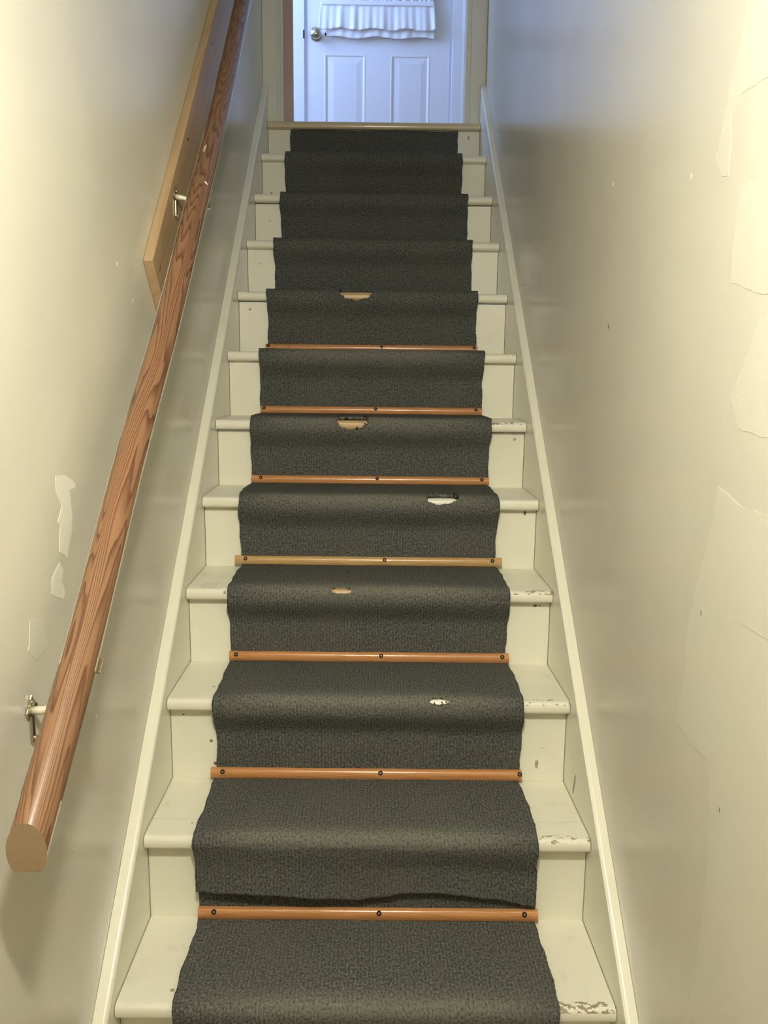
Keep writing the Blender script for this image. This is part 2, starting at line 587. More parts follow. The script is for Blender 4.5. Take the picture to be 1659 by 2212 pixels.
skim('touch_up_patch', [(-.2373, .9711), (-.2258, .9258), (-.1828, .8023), (-.1662, .7481), (-.1677, .6912), (-.1513, .5976), (-.2143, .5882),
                        (-.2689, .5934), (-.2832, .5596), (-.2964, .4634), (-.2937, .4265), (-.2873, .2918), (-.2796, .222), (-.3054, .18),
                        (-.62, .20), (-.60, .93), (-.4147, .9589), (-.3072, .955)], WALL_X, -1, M_PATCH, wr, rag=0.0015)
skim('touch_up_patch', [(-.4176, .9433), (-.3654, .9161), (-.3163, .8328), (-.3408, .8096), (-.4414, .8135)], WALL_X, -1, M_PATCH, wr, 0.0008, 0.001)
skim('touch_up_patch', [(-.2233, 1.2819), (-.2253, 1.2406), (-.307, 1.2193), (-.42, 1.2046), (-.42, 1.3467), (-.2321, 1.3606)], WALL_X, -1, M_PATCH, wr, rag=.0015)
skim('touch_up_patch', [(-.3175, 1.1889), (-.2864, 1.1391), (-.2503, 1.0906), (-.2851, 1.0523), (-.42, 1.0423), (-.42, 1.2000)], WALL_X, -1, M_PATCH, wr, rag=.0015)
skim('touch_up_patch', [(-.2106, 1.60), (-.1993, 1.5375), (-.177, 1.5003), (-.1452, 1.4156), (-.1706, 1.3858), (-.1936, 1.3806), (-.1864, 1.4574),
                        (-.2174, 1.4762), (-.40, 1.4684), (-.40, 1.60)], WALL_X, -1, M_PATCH, wr, rag=.0015)
skim('scuff', [(.3445, 1.2213), (.3425, 1.2150), (.3377, 1.2095), (.3389, 1.2165)], WALL_X, -1, M_DARK, wr, rag=0.0003)
skim('filler_smear', [(-.098, .9603), (-.0491, .9553), (-.016, .9394), (-.0202, .9313), (-.0437, .9324), (-.0383, .8886), (-.0448, .8638),
                      (-.0673, .8296), (-.0986, .845), (-.0907, .881), (-.1001, .891), (-.0809, .9105), (-.1015, .9363)], -WALL_X, 1, M_SPACKLE, wl, rag=.0022)
skim('filler_smear', [(-.101, .8287), (-.0864, .8148), (-.0948, .7956), (-.0833, .7776), (-.093, .7695), (-.1142, .7754), (-.1363, .7877), (-.1331, .8095)],
     -WALL_X, 1, M_SPACKLE, wl, rag=.002)
skim('filler_smear', [(-.2196, .7678), (-.2005, .7717), (-.1641, .7547), (-.1642, .7199), (-.21, .7075), (-.2294, .7321)], -WALL_X, 1, M_PATCH, wl, rag=.003)

for (w, sd, y, z) in ((wl, 1, .0257, .5241), (wl, 1, .3485, 1.2552), (wl, 1, .2549, 1.3141), (wr, -1, -.0559, 1.411), (wr, -1, .3601, 1.4899),
                      (wr, -1, -.3197, .5456), (wr, -1, -.2114, .7864)):
    skim('paint_nick', [(y - .0012, z + .004), (y + .0012, z + .003), (y + .0008, z - .004), (y - .0009, z - .003)], -WALL_X if sd > 0 else WALL_X, sd, M_NICK, w, rag=0.0004)

# ================================================================ staircase
stair = empty('staircase', (0, 0, FLOOR_Z))
tag(stair, 'cream painted wooden staircase rising between two glossy walls', 'staircase')


def sp(name, bm, m, **kw):
    """a part of the staircase, given in world coordinates, its origin kept at the flight's foot"""
    o = obj(name, bm, m, **kw)
    o.parent = stair
    o.matrix_parent_inverse = Matrix.Translation((0, 0, -FLOOR_Z))
    return o


def tread_outline(y_front, y_back, z, r=TT / 2):
    pts = [(y_back, z), ]
    for k in range(0, 13):
        a = math.pi / 2 + math.pi * k / 12
        # slightly squarish half round
        cy, cz = math.cos(a), math.sin(a)
        e = 0.75
        pts.append((y_front + r + r * math.copysign(abs(cy) ** e, cy), z - r + r * math.copysign(abs(cz) ** e, cz)))
    pts.append((y_back, z - TT))
    return pts


TREADS = {}
RISERS = {}
for i in range(-1, 11):
    yf, z = i * RUN - OH, ZS[i]
    yb = (i + 1) * RUN + 0.014
    chip = M_TREAD if i in (0, 1, 2, 3, 5, 6) else M_TREAD_OK
    cut = 0.069 if i == 1 else None
    bm = prism_x(tread_outline(0, (cut or (yb - yf)), 0), -HW, HW, SHEAR)
    o = sp('tread', bm, chip)
    o.location = (0, yf, z)
    for poly in o.data.polygons:
        poly.use_smooth = True
    o.data.set_sharp_from_angle(angle=math.radians(40))
    TREADS[i] = o
    if cut:
        o['label'] = 'front nosing board of a jointed tread'
        bm = box(-HW, HW, cut + 0.0020, yb - yf, -TT, 0.0)
        for v in bm.verts:
            v.co.y += SHEAR * v.co.x
        o2 = sp('tread', bm, chip)
        o2.location = (0, yf, z - 0.0004)
        o2['label'] = 'rear board of a jointed tread'
for i in range(-1, 12):
    zb = ZS.get(i - 1, FLOOR_Z)
    zt = ZS[i] - TT - (0.0035 if i in (5, 7, 9) else 0.0)
    bm = box(-HW, HW, 0, 0.0138, 0, zt - zb)
    for v in bm.verts:
        v.co.y += SHEAR * v.co.x
    o = sp('riser', bm, M_RISER)
    RISERS[i] = o
    o.location = (0, i * RUN, zb)
# landing nosing: bare varnished strip
bm = prism_x(tread_outline(0, OH + 0.0275, 0), -HW, HW, SHEAR)
o = sp('landing_nosing', bm, M_NOSE)
uv_box(o, 'x')
for poly in o.data.polygons:
    poly.use_smooth = True
o.data.set_sharp_from_angle(angle=math.radians(40))
o.location = (0, 11 * RUN - OH, ZS[11])
o['label'] = 'tan varnished nosing strip at the top of the flight'

# skirt boards and their cap mouldings
for sgn, a, b in ((-1, 0.9368, 0.0747), (1, 0.9341, 0.0908)):
    y_lo, y_hi = (FLOOR_Z - b) / a, HEAD_Y - 0.001
    x0, x1 = (-WALL_X + 0.0005, -0.45) if sgn < 0 else (0.45, WALL_X - 0.0005)
    ct = 0.011
    pts = [(y_lo, FLOOR_Z), (y_hi, a * y_hi + b - ct), (y_hi, a * y_hi + b - 0.52), (y_lo + 0.55, FLOOR_Z)]
    sk = sp('skirt_board', prism_x(pts, x0, x1), M_TRIM)
    if sgn > 0:
        skim('scuff', [(.3215, .266), (.3300, .262), (.3430, .222), (.3440, .212), (.3365, .218), (.3270, .240)], 0.45, -1, M_GRIME, sk, rag=0.0006)
    # cap: rounded cross-section swept up the slope
    d = Vector((0, 1, a)).normalized()
    nrm = Vector((0, -d.z, d.y))
    p0, p1 = Vector((0, y_lo, FLOOR_Z)), Vector((0, y_hi, a * y_hi + b))
    cs = []
    xi, xo = (-0.4470, -WALL_X + 0.0006) if sgn < 0 else (0.4495, WALL_X - 0.0006)
    s = 1 if xi > xo else -1
    w = abs(xi - xo)
    prof = [(0, -ct), (0, 0)] + [(w - 0.009 + 0.009 * math.sin(t), -0.009 + 0.009 * math.cos(t)) for t in (0.0, .3, .6, .9, 1.2, 1.57)] + \
           [(w, -ct + 0.001), (w - 0.0005, -ct), (w - 0.004, -ct - 0.0005), (w - 0.005, -ct - 0.006)] + [(w - 0.0055, -ct - 0.0065), (0, -ct - 0.0065)]
    bm = bmesh.new()
    ra = [bm.verts.new(p0 + Vector((xo + s * u, 0, 0)) + nrm * v) for u, v in prof]
    rb = [bm.verts.new(p1 + Vector((xo + s * u, 0, 0)) + nrm * v) for u, v in prof]
    n = len(prof)
    for k in range(n):
        bm.faces.new((ra[k], ra[(k + 1) % n], rb[(k + 1) % n], rb[k]))
    bm.faces.new(ra)
    bm.faces.new(list(reversed(rb)))
    for v in bm.verts:   # cut the foot level with the floor and the head plumb
        if v.co.y < 0:
            v.co -= d * ((v.co.z - FLOOR_Z) / d.z)
        else:
            v.co -= d * ((v.co.y - (HEAD_Y - 0.001)) / d.y)
    o = sp('cap_moulding', bm, M_TRIM, smooth=True)
    o.data.set_sharp_from_angle(angle=math.radians(40))

# ================================================================ carpet runners
CT = 0.0095          # outer surface above the boards
R = 0.0148 + CT
ARC = R * math.pi / 2


def runner_step(i, first=None, last_flap=False):
    """outer profile of the runner over tread i, from the back corner to the foot of its riser.
    yields (y, z, tread index, s) with s = distance past the top of the nosing curve"""
    out = []
    yb = (i + 1) * RUN - CT
    z = ZS[i]
    out.append((yb, z + 0.020, i, -1))
    for k in range(1, 6):
        a = k / 5 * math.pi / 2
        out.append((yb - 0.011 + 0.011 * math.cos(a), z + CT + 0.011 - 0.011 * math.sin(a), i, -1))
    cy, cz = i * RUN - OH + 0.0148, z - 0.0148
    y = yb - 0.011
    n = int((y - cy) / 0.0065)
    for k in range(1, n):
        yy = y + (cy - y) * k / n
        # slightly lifted carpet before the nosing
        out.append((yy, z + CT + 0.0015 * math.sin(math.pi * k / n), i, -(yy - cy)))
    for k in range(0, 19):
        a = math.pi / 2 + math.pi / 2 * k / 18
        out.append((cy + R * math.cos(a), cz + R * math.sin(a), i, ARC * k / 18))
    return out, cy - R, cz


def hang(i, yf, cz):
    """from the nosing front down to the foot of riser i"""
    out = []
    ztop, zbot = cz, ZS[i - 1] + 0.026
    yr = i * RUN - CT
    zl = [ztop - 0.0022 * k for k in range(1, 15)]
    zl += [zl[-1] + (zbot - zl[-1]) * k / 24 for k in range(1, 25)]
    for zz in zl:
        d = ztop - zz
        t = min(1, max(0, (d - 0.008) / 0.070))
        t = t * t * (3 - 2 * t)
        out.append((yf + (yr - yf) * t, zz, i, ARC + d))
    return out


HOLES = {7: (-0.055, 0.056, 0.020, 0.029), 5: (-0.0545, 0.0455, 0.020, 0.0285), 4: (0.190, 0.042, 0.0135, 0.0245),
         3: (-0.0685, 0.0255, 0.0215, 0.0105), 2: (0.156, 0.0225, 0.0190, 0.0080)}
WIDTH = {-1: (.346, .346), 0: (.3455, .3465), 1: (.3485, .344), 2: (.3455, .3465), 3: (.3475, .3425), 4: (.3525, .342), 5: (.3505, .3465),
         6: (.3508, .3495), 7: (.3515, .351), 8: (.352, .3545), 9: (.3515, .358), 10: (.355, .355), 11: (.355, .355)}


def make_runner(name, rows, ncol=176, flap=None):
    """rows: (y, z, i, s) ; builds the pile surface as a grid with worn holes, thickened by a solidify"""
    rnd = random.Random(name)
    ph = [rnd.uniform(0, 6.28) for _ in range(6)]
    verts, uvs, wear = [], [], []
    L = 0.0
    prev = None
    ss = []
    for (y, z, i, s) in rows:
        if prev:
            L += math.hypot(y - prev[0], z - prev[1])
        prev = (y, z)
        ss.append(L)
    nr = len(rows)
    inside = []
    prof = {}
    for (y, z, i, s) in rows:
        if i in HOLES and s > -0.9:
            prof.setdefault(i, []).append((s, y, z))
    for v in prof.values():
        v.sort()

    def on_profile(i, s):
        P = prof[i]
        for (s0, y0, z0), (s1, y1, z1) in zip(P, P[1:]):
            if s0 <= s <= s1 and s1 > s0:
                t = (s - s0) / (s1 - s0)
                return y0 + (y1 - y0) * t, z0 + (z1 - z0) * t
        return None
    for r, (y, z, i, s) in enumerate(rows):
        wl_, wr_ = WIDTH[i]
        e1 = 0.0016 * math.sin(ss[r] * 31 + ph[0]) + 0.0010 * math.sin(ss[r] * 83 + ph[1]) + rnd.uniform(-.0006, .0006)
        e2 = 0.0016 * math.sin(ss[r] * 27 + ph[2]) + 0.0010 * math.sin(ss[r] * 91 + ph[3]) + rnd.uniform(-.0006, .0006)
        xl, xr = -wl_ + e1, wr_ + e2
        for c in range(ncol + 1):
            x = xl + (xr - xl) * c / ncol
            yy, zz = y, z
            # the pile is not dead flat
            yy += 0.0010 * math.sin(x * 23 + ss[r] * 17 + ph[4]) * (1 if s > 0.01 else 0)
            zz += 0.0008 * math.sin(x * 19 + ss[r] * 13 + ph[5]) * (1 if s < 0.01 else 0)
            if flap:
                yy, zz = flap(x, r, yy, zz)
            ins = False
            h = HOLES.get(i)
            if h and s > -0.9:
                dx, ds = (x - h[0]) / h[1], (s - h[2]) / h[3]
                rr = math.hypot(dx, ds)
                rag = 1 + 0.05 * math.sin(9 * math.atan2(ds, dx) + i) + 0.03 * math.sin(23 * math.atan2(ds, dx))
                gx, gs = dx / rr / h[1], ds / rr / h[3]
                dist = (rr - rag) / math.hypot(gx, gs)      # metres from the hole's edge
                pitch = 0.0040 * abs(gx) / math.hypot(gx, gs) + (0.0024 if s > 0.001 else 0.0065) * abs(gs) / math.hypot(gx, gs)
                if -pitch * 0.75 < dist < pitch * 0.55:
                    q = on_profile(i, h[2] + ds / rr * rag * h[3])
                    if q:
                        x = h[0] + dx / rr * rag * h[1]
                        yy, zz = q
                        rr = rag
                ins = rr < rag - 1e-6
            verts.append((x, yy + SHEAR * x, zz))
            uvs.append((x, ss[r]))
            ww = 0.0
            if s > -0.9 and i <= 6:
                ww = math.exp(-((s - 0.016) / 0.030) ** 2) * max(0.0, 1 - (x / 0.33) ** 4)
            wear.append(ww)
            inside.append(ins)
    faces = []
    st = ncol + 1
    for r in range(nr - 1):
        for c in range(ncol):
            a, b, d, e = r * st + c, r * st + c + 1, (r + 1) * st + c + 1, (r + 1) * st + c
            if inside[a] or inside[b] or inside[d] or inside[e]:
                continue
            faces.append((a, e, d, b))
    me = bpy.data.meshes.new(name)
    me.from_pydata(verts, [], faces)
    lay = me.uv_layers.new(name='UVMap')
    vi = [0] * len(me.loops)
    me.loops.foreach_get('vertex_index', vi)
    flat = []
    for k in vi:
        flat.extend(uvs[k])
    lay.data.foreach_set('uv', flat)
    at = me.attributes.new('wear', 'FLOAT', 'POINT')
    at.data.foreach_set('value', wear)
    bm = bmesh.new()
    bm.from_mesh(me)
    loose = [v for v in bm.verts if not v.link_faces]
    bmesh.ops.delete(bm, geom=loose, context='VERTS')
    bm.to_mesh(me)
    bm.free()
    for p in me.polygons:
        p.use_smooth = True
    o = obj(name, me, M_CARPET)
    sm = o.modifiers.new('thickness', 'SOLIDIFY')
    sm.thickness = 0.0075
    sm.offset = -1
    sm.use_rim = True
    return o


# upper runner: from under the landing nosing down to the loose ragged end on the riser below tread 1
rows = []
zt = ZS[11] - TT - 0.002
for k in range(0, 24):
    rows.append((11 * RUN - CT, zt + (ZS[10] + 0.020 - zt) * k / 24, 11, -1))
for i in range(10, 1, -1):
    pr_, yf, cz = runner_step(i)
    rows += pr_ + hang(i, yf, cz)
pr_, yf1, cz1 = runner_step(1)
rows += pr_
NF0 = len(rows)
NFL = 34
for k in range(1, NFL + 1):
    rows.append((yf1, cz1 - 0.12 * k / NFL, 1, ARC + 0.12 * k / NFL))
EDGE = [(-.36, .0770), (-.3369, .0762), (-.1867, .0748), (-.0909, .0662), (-.0229, .0622), (.0321, .0663), (.0796, .0751), (.1487, .0767), (.1965, .0696),
        (.2521, .0604), (.3428, .0440), (.36, .042)]


def edge_z(x):
    for (a, za), (b, zb) in zip(EDGE, EDGE[1:]):
        if a <= x <= b:
            t = (x - a) / (b - a)
            t = t * t * (3 - 2 * t)
            return za + (zb - za) * t
    return EDGE[0][1] if x < 0 else EDGE[-1][1]


_rr = random.Random(11)
RAG = [_rr.uniform(-0.0016, 0.0016) for _ in range(400)]


def flap(x, r, y, z):
    if r < NF0:
        return y, z
    f = (r - NF0 + 1) / NFL
    zb = edge_z(x) + (RAG[int((x + 0.4) / 0.004) % 400] if f > 0.9 else 0)
    zz = cz1 + (zb - cz1) * f
    # the left half stays sprung out, the right tucks back to the riser
    t = min(1, max(0, (x + 0.05) / 0.40))
    t = t * t * (3 - 2 * t)
    y_out = yf1 + 0.006 * math.sin(math.pi * f) + 0.004 * f + 0.006 * math.sin(x * 14 + 1) * f
    q = min(1, f / 0.55)
    q = q * q * (3 - 2 * q)
    y_in = yf1 + (RUN - 0.018 - yf1) * q - 0.004 * f
    return y_out + (y_in - y_out) * (0.15 + 0.85 * t), zz


up = make_runner('carpet_runner', rows, flap=flap)
tag(up, 'long dark grey ribbed stair runner with worn holes and a ragged loose end', 'carpet')

rows = []
for k in range(0, 18):
    rows.append((RUN - CT + 0.0005, ZS[0] + 0.115 - (0.115 - 0.020) * k / 18, 0, -1))
for i in (0, -1):
    pr_, yf, cz = runner_step(i)
    rows += pr_
    ztop, zbot = cz, (ZS[-1] + 0.026 if i == 0 else FLOOR_Z + 0.004)
    yr = i * RUN - CT
    for k in range(1, 31):
        zz = ztop + (zbot - ztop) * k / 30
        t = min(1, max(0, (ztop - zz - 0.008) / 0.07))
        t = t * t * (3 - 2 * t)
        rows.append((yf + (yr - yf) * t, zz, i, ARC + ztop - zz))
lo = make_runner('carpet_runner', rows)
tag(lo, 'short dark grey runner piece on the lowest step, below the ragged end', 'carpet')

# what shows through the holes: tan bare nosing wood on three steps, cream paint on the fourth
for i in (7, 5, 3, 2):
    h = HOLES[i]
    bm = bmesh.new()
    r = TT / 2 + (0.0008 if i > 4 else 0.0040)
    uvl = bm.loops.layers.uv.new('UVMap')
    nx, na = 14, 16
    grid = []
    for a in range(na + 1):
        ang = math.pi / 2 - 0.25 + (math.pi / 2 + 1.1) * a / na
        cy, cz = math.cos(ang), math.sin(ang)
        e = 0.75
        py_ = TT / 2 + r * math.copysign(abs(cy) ** e, cy)
        pz_ = -TT / 2 + r * math.copysign(abs(cz) ** e, cz)
        row = []
        for c in range(nx + 1):
            x = h[0] + (c / nx * 2 - 1) * (h[1] + 0.010)
            row.append(bm.verts.new((x, py_ + SHEAR * x, pz_)))
        grid.append(row)
    for a in range(na):
        for c in range(nx):
            f = bm.faces.new((grid[a][c], grid[a + 1][c], grid[a + 1][c + 1], grid[a][c + 1]))
            for lp in f.loops:
                lp[uvl].uv = (lp.vert.co.z, lp.vert.co.x)
    o = obj('bare_wood_patch' if i != 2 else 'worn_paint_patch', bm, M_BARE if i != 2 else M_TREAD_OK, TREADS[i], smooth=True)
    o['label'] = 'tan bare wood of the nosing seen through a hole' if i != 2 else 'cream painted nosing seen through a small hole'

# chips and dents knocked into the paint of the risers and the right skirt
def blot(name, x, z, rx, rz, y, m, parent, base, seed):
    rnd = random.Random(seed)
    pts = []
    for k in range(14):
        a = 2 * math.pi * k / 14
        q = rnd.uniform(0.65, 1.15)
        pts.append((x + rx * q * math.cos(a), z + rz * q * math.sin(a)))
    bm = bmesh.new()
    fa = [bm.verts.new((px, y - 0.0005, pz)) for px, pz in pts]
    fb = [bm.verts.new((px, y + 0.0004, pz)) for px, pz in pts]
    for k in range(14):
        bm.faces.new((fa[k], fa[(k + 1) % 14], fb[(k + 1) % 14], fb[k]))
    bm.faces.new(fa)
    bm.faces.new(list(reversed(fb)))
    for v in bm.verts:
        v.co.y += SHEAR * v.co.x
        v.co -= base
    obj(name, bm, m, parent)


for k, (i, x, z, rx, rz, m) in enumerate(((3, .4123, .5523, .0045, .0035, M_CHIP), (3, .424, .5535, .002, .002, M_CHIP), (4, .4187, .7493, .0035, .0075, M_CHIP),
                                          (11, .4028, 2.115, .005, .009, M_GRIME), (7, -.4121, 1.3287, .005, .005, M_GRIME), (5, .4211, .9325, .005, .0045, M_GRIME),
                                          (2, .3862, .2386, .004, .012, M_GRIME), (2, -.3590, .2876, .004, .004, M_CHIP), (2, -.4205, .3509, .003, .002, M_CHIP),
                                          (2, -.3480, .2330, .007, .005, M_CHIP), (9, -.395, 1.690, .003, .003, M_GRIME), (8, -.407, 1.505, .003, .003, M_GRIME))):
    blot('paint_chip', x, z, rx, rz, i * RUN, m, RISERS[i], Vector(RISERS[i].location), k)

# ================================================================ wooden battens holding the runner
BATS = {0: (-.347, .352, (-.314, .025, .324)), 1: (-.358, .350, (-.331, .028, .345)), 2: (-.349, .349, (-.332, .030, .332)),
        3: (-.367, .358, (-.338, .039, .332)), 4: (-.350, .347, (-.323, .019, .326)), 5: (-.350, .349, (-.339, .013, .330)),
        6: (-.360, .356, (-.350, .032, .345))}
BLAB = {0: 'lowest reddish wooden batten, just below the ragged carpet end',
        1: 'reddish wooden batten second from the bottom, its right screw at the very end',
        2: 'glossy reddish wooden batten third from the bottom of the stairs',
        3: 'pale tan wooden batten, overhanging the carpet at both ends, fourth from the bottom',
        4: 'brown wooden batten fifth from the bottom, above the step with the white hole',
        5: 'brown wooden batten sixth from the bottom, above the lower crescent tan hole',
        6: 'topmost visible wooden batten, mostly hidden behind the carpeted nosing'}
scr_me = None
for i, (xa, xb, sx) in BATS.items():
    yb = (i + 1) * RUN - CT + 0.0008
    dp, ht = 0.0125, 0.0215
    z0 = ZS[i] + CT + 0.0004
    # moulded strip: eased arris to the front
    cs = [(0, 0), (0, ht), (-0.003, ht)] + [(-0.003 - (dp - 0.003) * math.sin(t), ht - (ht - 0.010) * (1 - math.cos(t))) for t in (.4, .75, 1.1, 1.4, 1.57)] + [(-dp, 0.001), (-dp + 0.001, 0)]
    bm = bmesh.new()
    ra = [bm.verts.new((xa, y + SHEAR * xa, z)) for y, z in cs]
    rb = [bm.verts.new((xb, y + SHEAR * xb, z)) for y, z in cs]
    n = len(cs)
    uvl = bm.loops.layers.uv.new('UVMap')
    acc = 0
    for k in range(n):
        f = bm.faces.new((ra[k], ra[(k + 1) % n], rb[(k + 1) % n], rb[k]))
        wdt = math.hypot(cs[k][0] - cs[(k + 1) % n][0], cs[k][1] - cs[(k + 1) % n][1])
        for lp, uv in zip(f.loops, ((acc, xa), (acc + wdt, xa), (acc + wdt, xb), (acc, xb))):
            lp[uvl].uv = (uv[0] + i * 0.37, uv[1] + i * 0.91)
        acc += wdt
    bm.faces.new(ra)
    bm.faces.new(list(reversed(rb)))
    o = obj('wooden_batten', bm, M_BAT2 if i == 3 else M_BAT, smooth=True)
    o.data.set_sharp_from_angle(angle=math.radians(45))
    o.location = (0, yb, z0)
    tag(o, BLAB[i], 'batten', 'battens fixing the stair runner')
    for k, x in enumerate(sx):
        if scr_me is None:
            b2 = lathe([(0.0, 0.0002), (0.0016, 0.0), (0.0020, 0.0010), (0.0050, 0.0013), (0.0054, 0.0004), (0.0054, -0.003), (0, -0.003)], 14)
            s_ = obj('screw', b2, M_SCREW, o, smooth=True)
            scr_me = s_.data
        else:
            s_ = bpy.data.objects.new('screw', scr_me)
            COL.objects.link(s_)
            s_.parent = o
        s_.location = (x, -0.0110 + SHEAR * x, 0.0155)
        s_.rotation_euler = (math.radians(61), 0, 0)

# ================================================================ handrail
RAILX = -0.400
CL = [(-.4397, .5577), (-.2228, .7344), (.0321, .9673), (.3204, 1.2096), (.5879, 1.4561), (.9338, 1.7729), (1.3937, 2.2342), (1.85, 2.690)]


def catmull(pts, n=10):
    out = []
    P = [pts[0]] + pts + [pts[-1]]
    for k in range(1, len(P) - 2):
        p0, p1, p2, p3 = (Vector(P[k + j]) for j in (-1, 0, 1, 2))
        for j in range(n):
            t = j / n
            out.append(0.5 * ((2 * p1) + (p2 - p0) * t + (2 * p0 - 5 * p1 + 4 * p2 - p3) * t * t + (3 * p1 - p0 - 3 * p2 + p3) * t ** 3))
    out.append(Vector(pts[-1]))
    return out


# damp the hand-measured wobble
for _ in range(1):
    CL = [CL[0]] + [tuple(0.25 * a + 0.5 * b + 0.25 * c for a, b, c in zip(CL[k - 1], CL[k], CL[k + 1])) if 0 < k < 0 else CL[k] for k in range(1, len(CL) - 1)] + [CL[-1]]
cl = catmull(CL, 10)
cl = [cl[0]] + [q for q in cl[1:] if (q - cl[0]).length > 0.05]
hr = empty('handrail', (RAILX, cl[0][0], cl[0][1]))
tag(hr, 'varnished wooden handrail with bold grain on the left wall', 'handrail')
RR = 0.0243
sec = []
for k in range(36):
    a = 2 * math.pi * k / 36
    u, v = RR * math.cos(a), RR * 1.16 * math.sin(a)
    if v < -0.0205:
        v = -0.0205
        u *= 0.94
    sec.append((u, v))
bm = bmesh.new()
uvl = bm.loops.layers.uv.new('UVMap')
rings = []
Ls = [0.0]
for k in range(1, len(cl)):
    Ls.append(Ls[-1] + (cl[k] - cl[k - 1]).length)
for k, q in enumerate(cl):
    d = (cl[min(k + 1, len(cl) - 1)] - cl[max(k - 1, 0)]).normalized()
    nv = Vector((-d.y, d.x))
    rings.append([bm.verts.new((u, q.x + nv.x * v - cl[0].x, q.y + nv.y * v - cl[0].y)) for u, v in sec])
# the foot of the rail is cut plumb
d0 = (cl[1] - cl[0]).normalized()
for v in rings[0]:
    v.co -= Vector((0, d0.x, d0.y)) * (v.co.y / d0.x)
ns = len(sec)
for k in range(len(rings) - 1):
    for j in range(ns):
        j2 = (j + 1) % ns
        f = bm.faces.new((rings[k][j], rings[k][j2], rings[k + 1][j2], rings[k + 1][j]))
        # u = metres around the section from its top, positive towards the wall
        for lp, (jj, kk) in zip(f.loops, ((j, k), (j + 1, k), (j + 1, k + 1), (j, k + 1))):
            lp[uvl].uv = ((jj / ns - 0.25) * 2 * math.pi * RR, Ls[kk])
        f.smooth = True
endf = bm.faces.new(list(reversed(rings[0])))
bm.faces.new(rings[-1])
endf.material_index = 1
for lp in endf.loops:
    lp[uvl].uv = (lp.vert.co.x, lp.vert.co.z)
bmesh.ops.recalc_face_normals(bm, faces=bm.faces)
me = bpy.data.meshes.new('rail')
bm.to_mesh(me)
bm.free()
rail = bpy.data.objects.new('rail', me)
COL.objects.link(rail)
rail.parent = hr
me.materials.append(M_RAIL)
me.materials.append(M_RAIL_END)
me.set_sharp_from_angle(angle=math.radians(42))


def world_part(name, bm, m, parent, base, **kw):
    """geometry given in world coordinates under a parent that sits at base"""
    for v in bm.verts:
        v.co -= base
    return obj(name, bm, m, parent, **kw)


def rail_at(y):
    for a, b in zip(cl, cl[1:]):
        if a.x <= y <= b.x:
            t = (y - a.x) / (b.x - a.x)
            return a.lerp(b, t).y
    return cl[-1].y


def bracket(px, py, pz):
    """cast bracket: shaped plate on the wall or board, arm, saddle under the rail"""
    base = hr.location
    zr = rail_at(py + 0.012) - 0.031
    b = bmesh.new()
    # wall plate: narrow lower leg, wide shoulders, pointed top (a tapered cross), bevelled
    o_ = [(-.004, -.036), (.004, -.036), (.006, -.030), (.0055, .004), (.016, .008), (.019, .015), (.013, .020), (.007, .021), (.004, .030), (0, .036),
          (-.004, .030), (-.007, .021), (-.013, .020), (-.019, .015), (-.016, .008), (-.0055, .004), (-.006, -.030)]
    prism_x([(py + a, pz + c) for a, c in o_], px, px + 0.004, bm=b)
    br = world_part('bracket', b, M_CHROME, hr, base, bevel=0.0012)
    br['label'] = 'cast metal rail bracket'

    def sub(name, bm2, m, **kw):
        for v in bm2.verts:
            v.co -= base
        return obj(name, bm2, m, br, **kw)
    p0 = Vector((px + 0.003, py, pz + 0.012))
    p3 = Vector((RAILX, py + 0.012, zr))
    arm = []
    for k in range(9):
        t = k / 8
        q = p0.lerp(Vector((RAILX - 0.004, py + 0.004, pz + 0.008)), min(1, t * 1.4))
        arm.append(q.lerp(p3, t ** 2.2))
    sub('arm', tube(arm, [0.0065, .006, .0055, .005, .005, .005, .005, .0055, .006], 10), M_BRKT, smooth=True)
    sd = bmesh.new()
    add_box(sd, RAILX - 0.014, RAILX + 0.0262, py + 0.004, py + 0.020, zr - 0.0010, zr + 0.0015)
    for v in sd.verts:
        v.co.z += (v.co.y - py - 0.012) * 0.91 + 0.0065
    sub('saddle', sd, M_CHROME, bevel=0.0006)
    for dz in (-0.030, 0.024):
        sub('screw', lathe([(0, 0.0034), (0.003, 0.0030), (0.0048, 0.0012), (0.005, 0), (0, 0)], 12,
                           mat=Matrix.Translation((px + 0.0038, py + (0.003 if dz < 0 else 0), pz + dz)) @ Matrix.Rotation(math.pi / 2, 4, 'Y')), M_CHROME, smooth=True)


bracket(-WALL_X, -0.2370, 0.6350)
# a pale gouge and a paint drip on the upper rail
for nm, y, n, la, lb in (('gouge', 0.775, (-0.12, -0.68, 0.72), 0.030, 0.0052), ('paint_drip', 0.672, (0.62, -0.55, 0.56), 0.006, 0.0075)):
    n = Vector(n).normalized()
    ax = (Vector((0, 1, 0.93))).normalized()
    sd_ = n.cross(ax).normalized()
    c_ = Vector((RAILX, y, rail_at(y))) + n * (RR * (1.155 if nm == 'gouge' else 1.08))
    rnd = random.Random(nm)
    bm = bmesh.new()
    top = bm.verts.new(c_ + n * 0.0022)
    ring = []
    for k in range(16):
        a = 2 * math.pi * k / 16
        q = rnd.uniform(0.7, 1.1)
        ring.append(bm.verts.new(c_ + ax * (la * q * math.cos(a)) + sd_ * (lb * q * math.sin(a)) - n * 0.0012))
    for k in range(16):
        bm.faces.new((top, ring[k], ring[(k + 1) % 16]))
    bm.faces.new(list(reversed(ring)))
    world_part(nm, bm, M_NICK if nm == 'paint_drip' else plain('pale_gouge', (0.50, 0.42, 0.33), 0.4), hr, hr.location)
bracket(-0.4520, 0.6450, 1.5000)

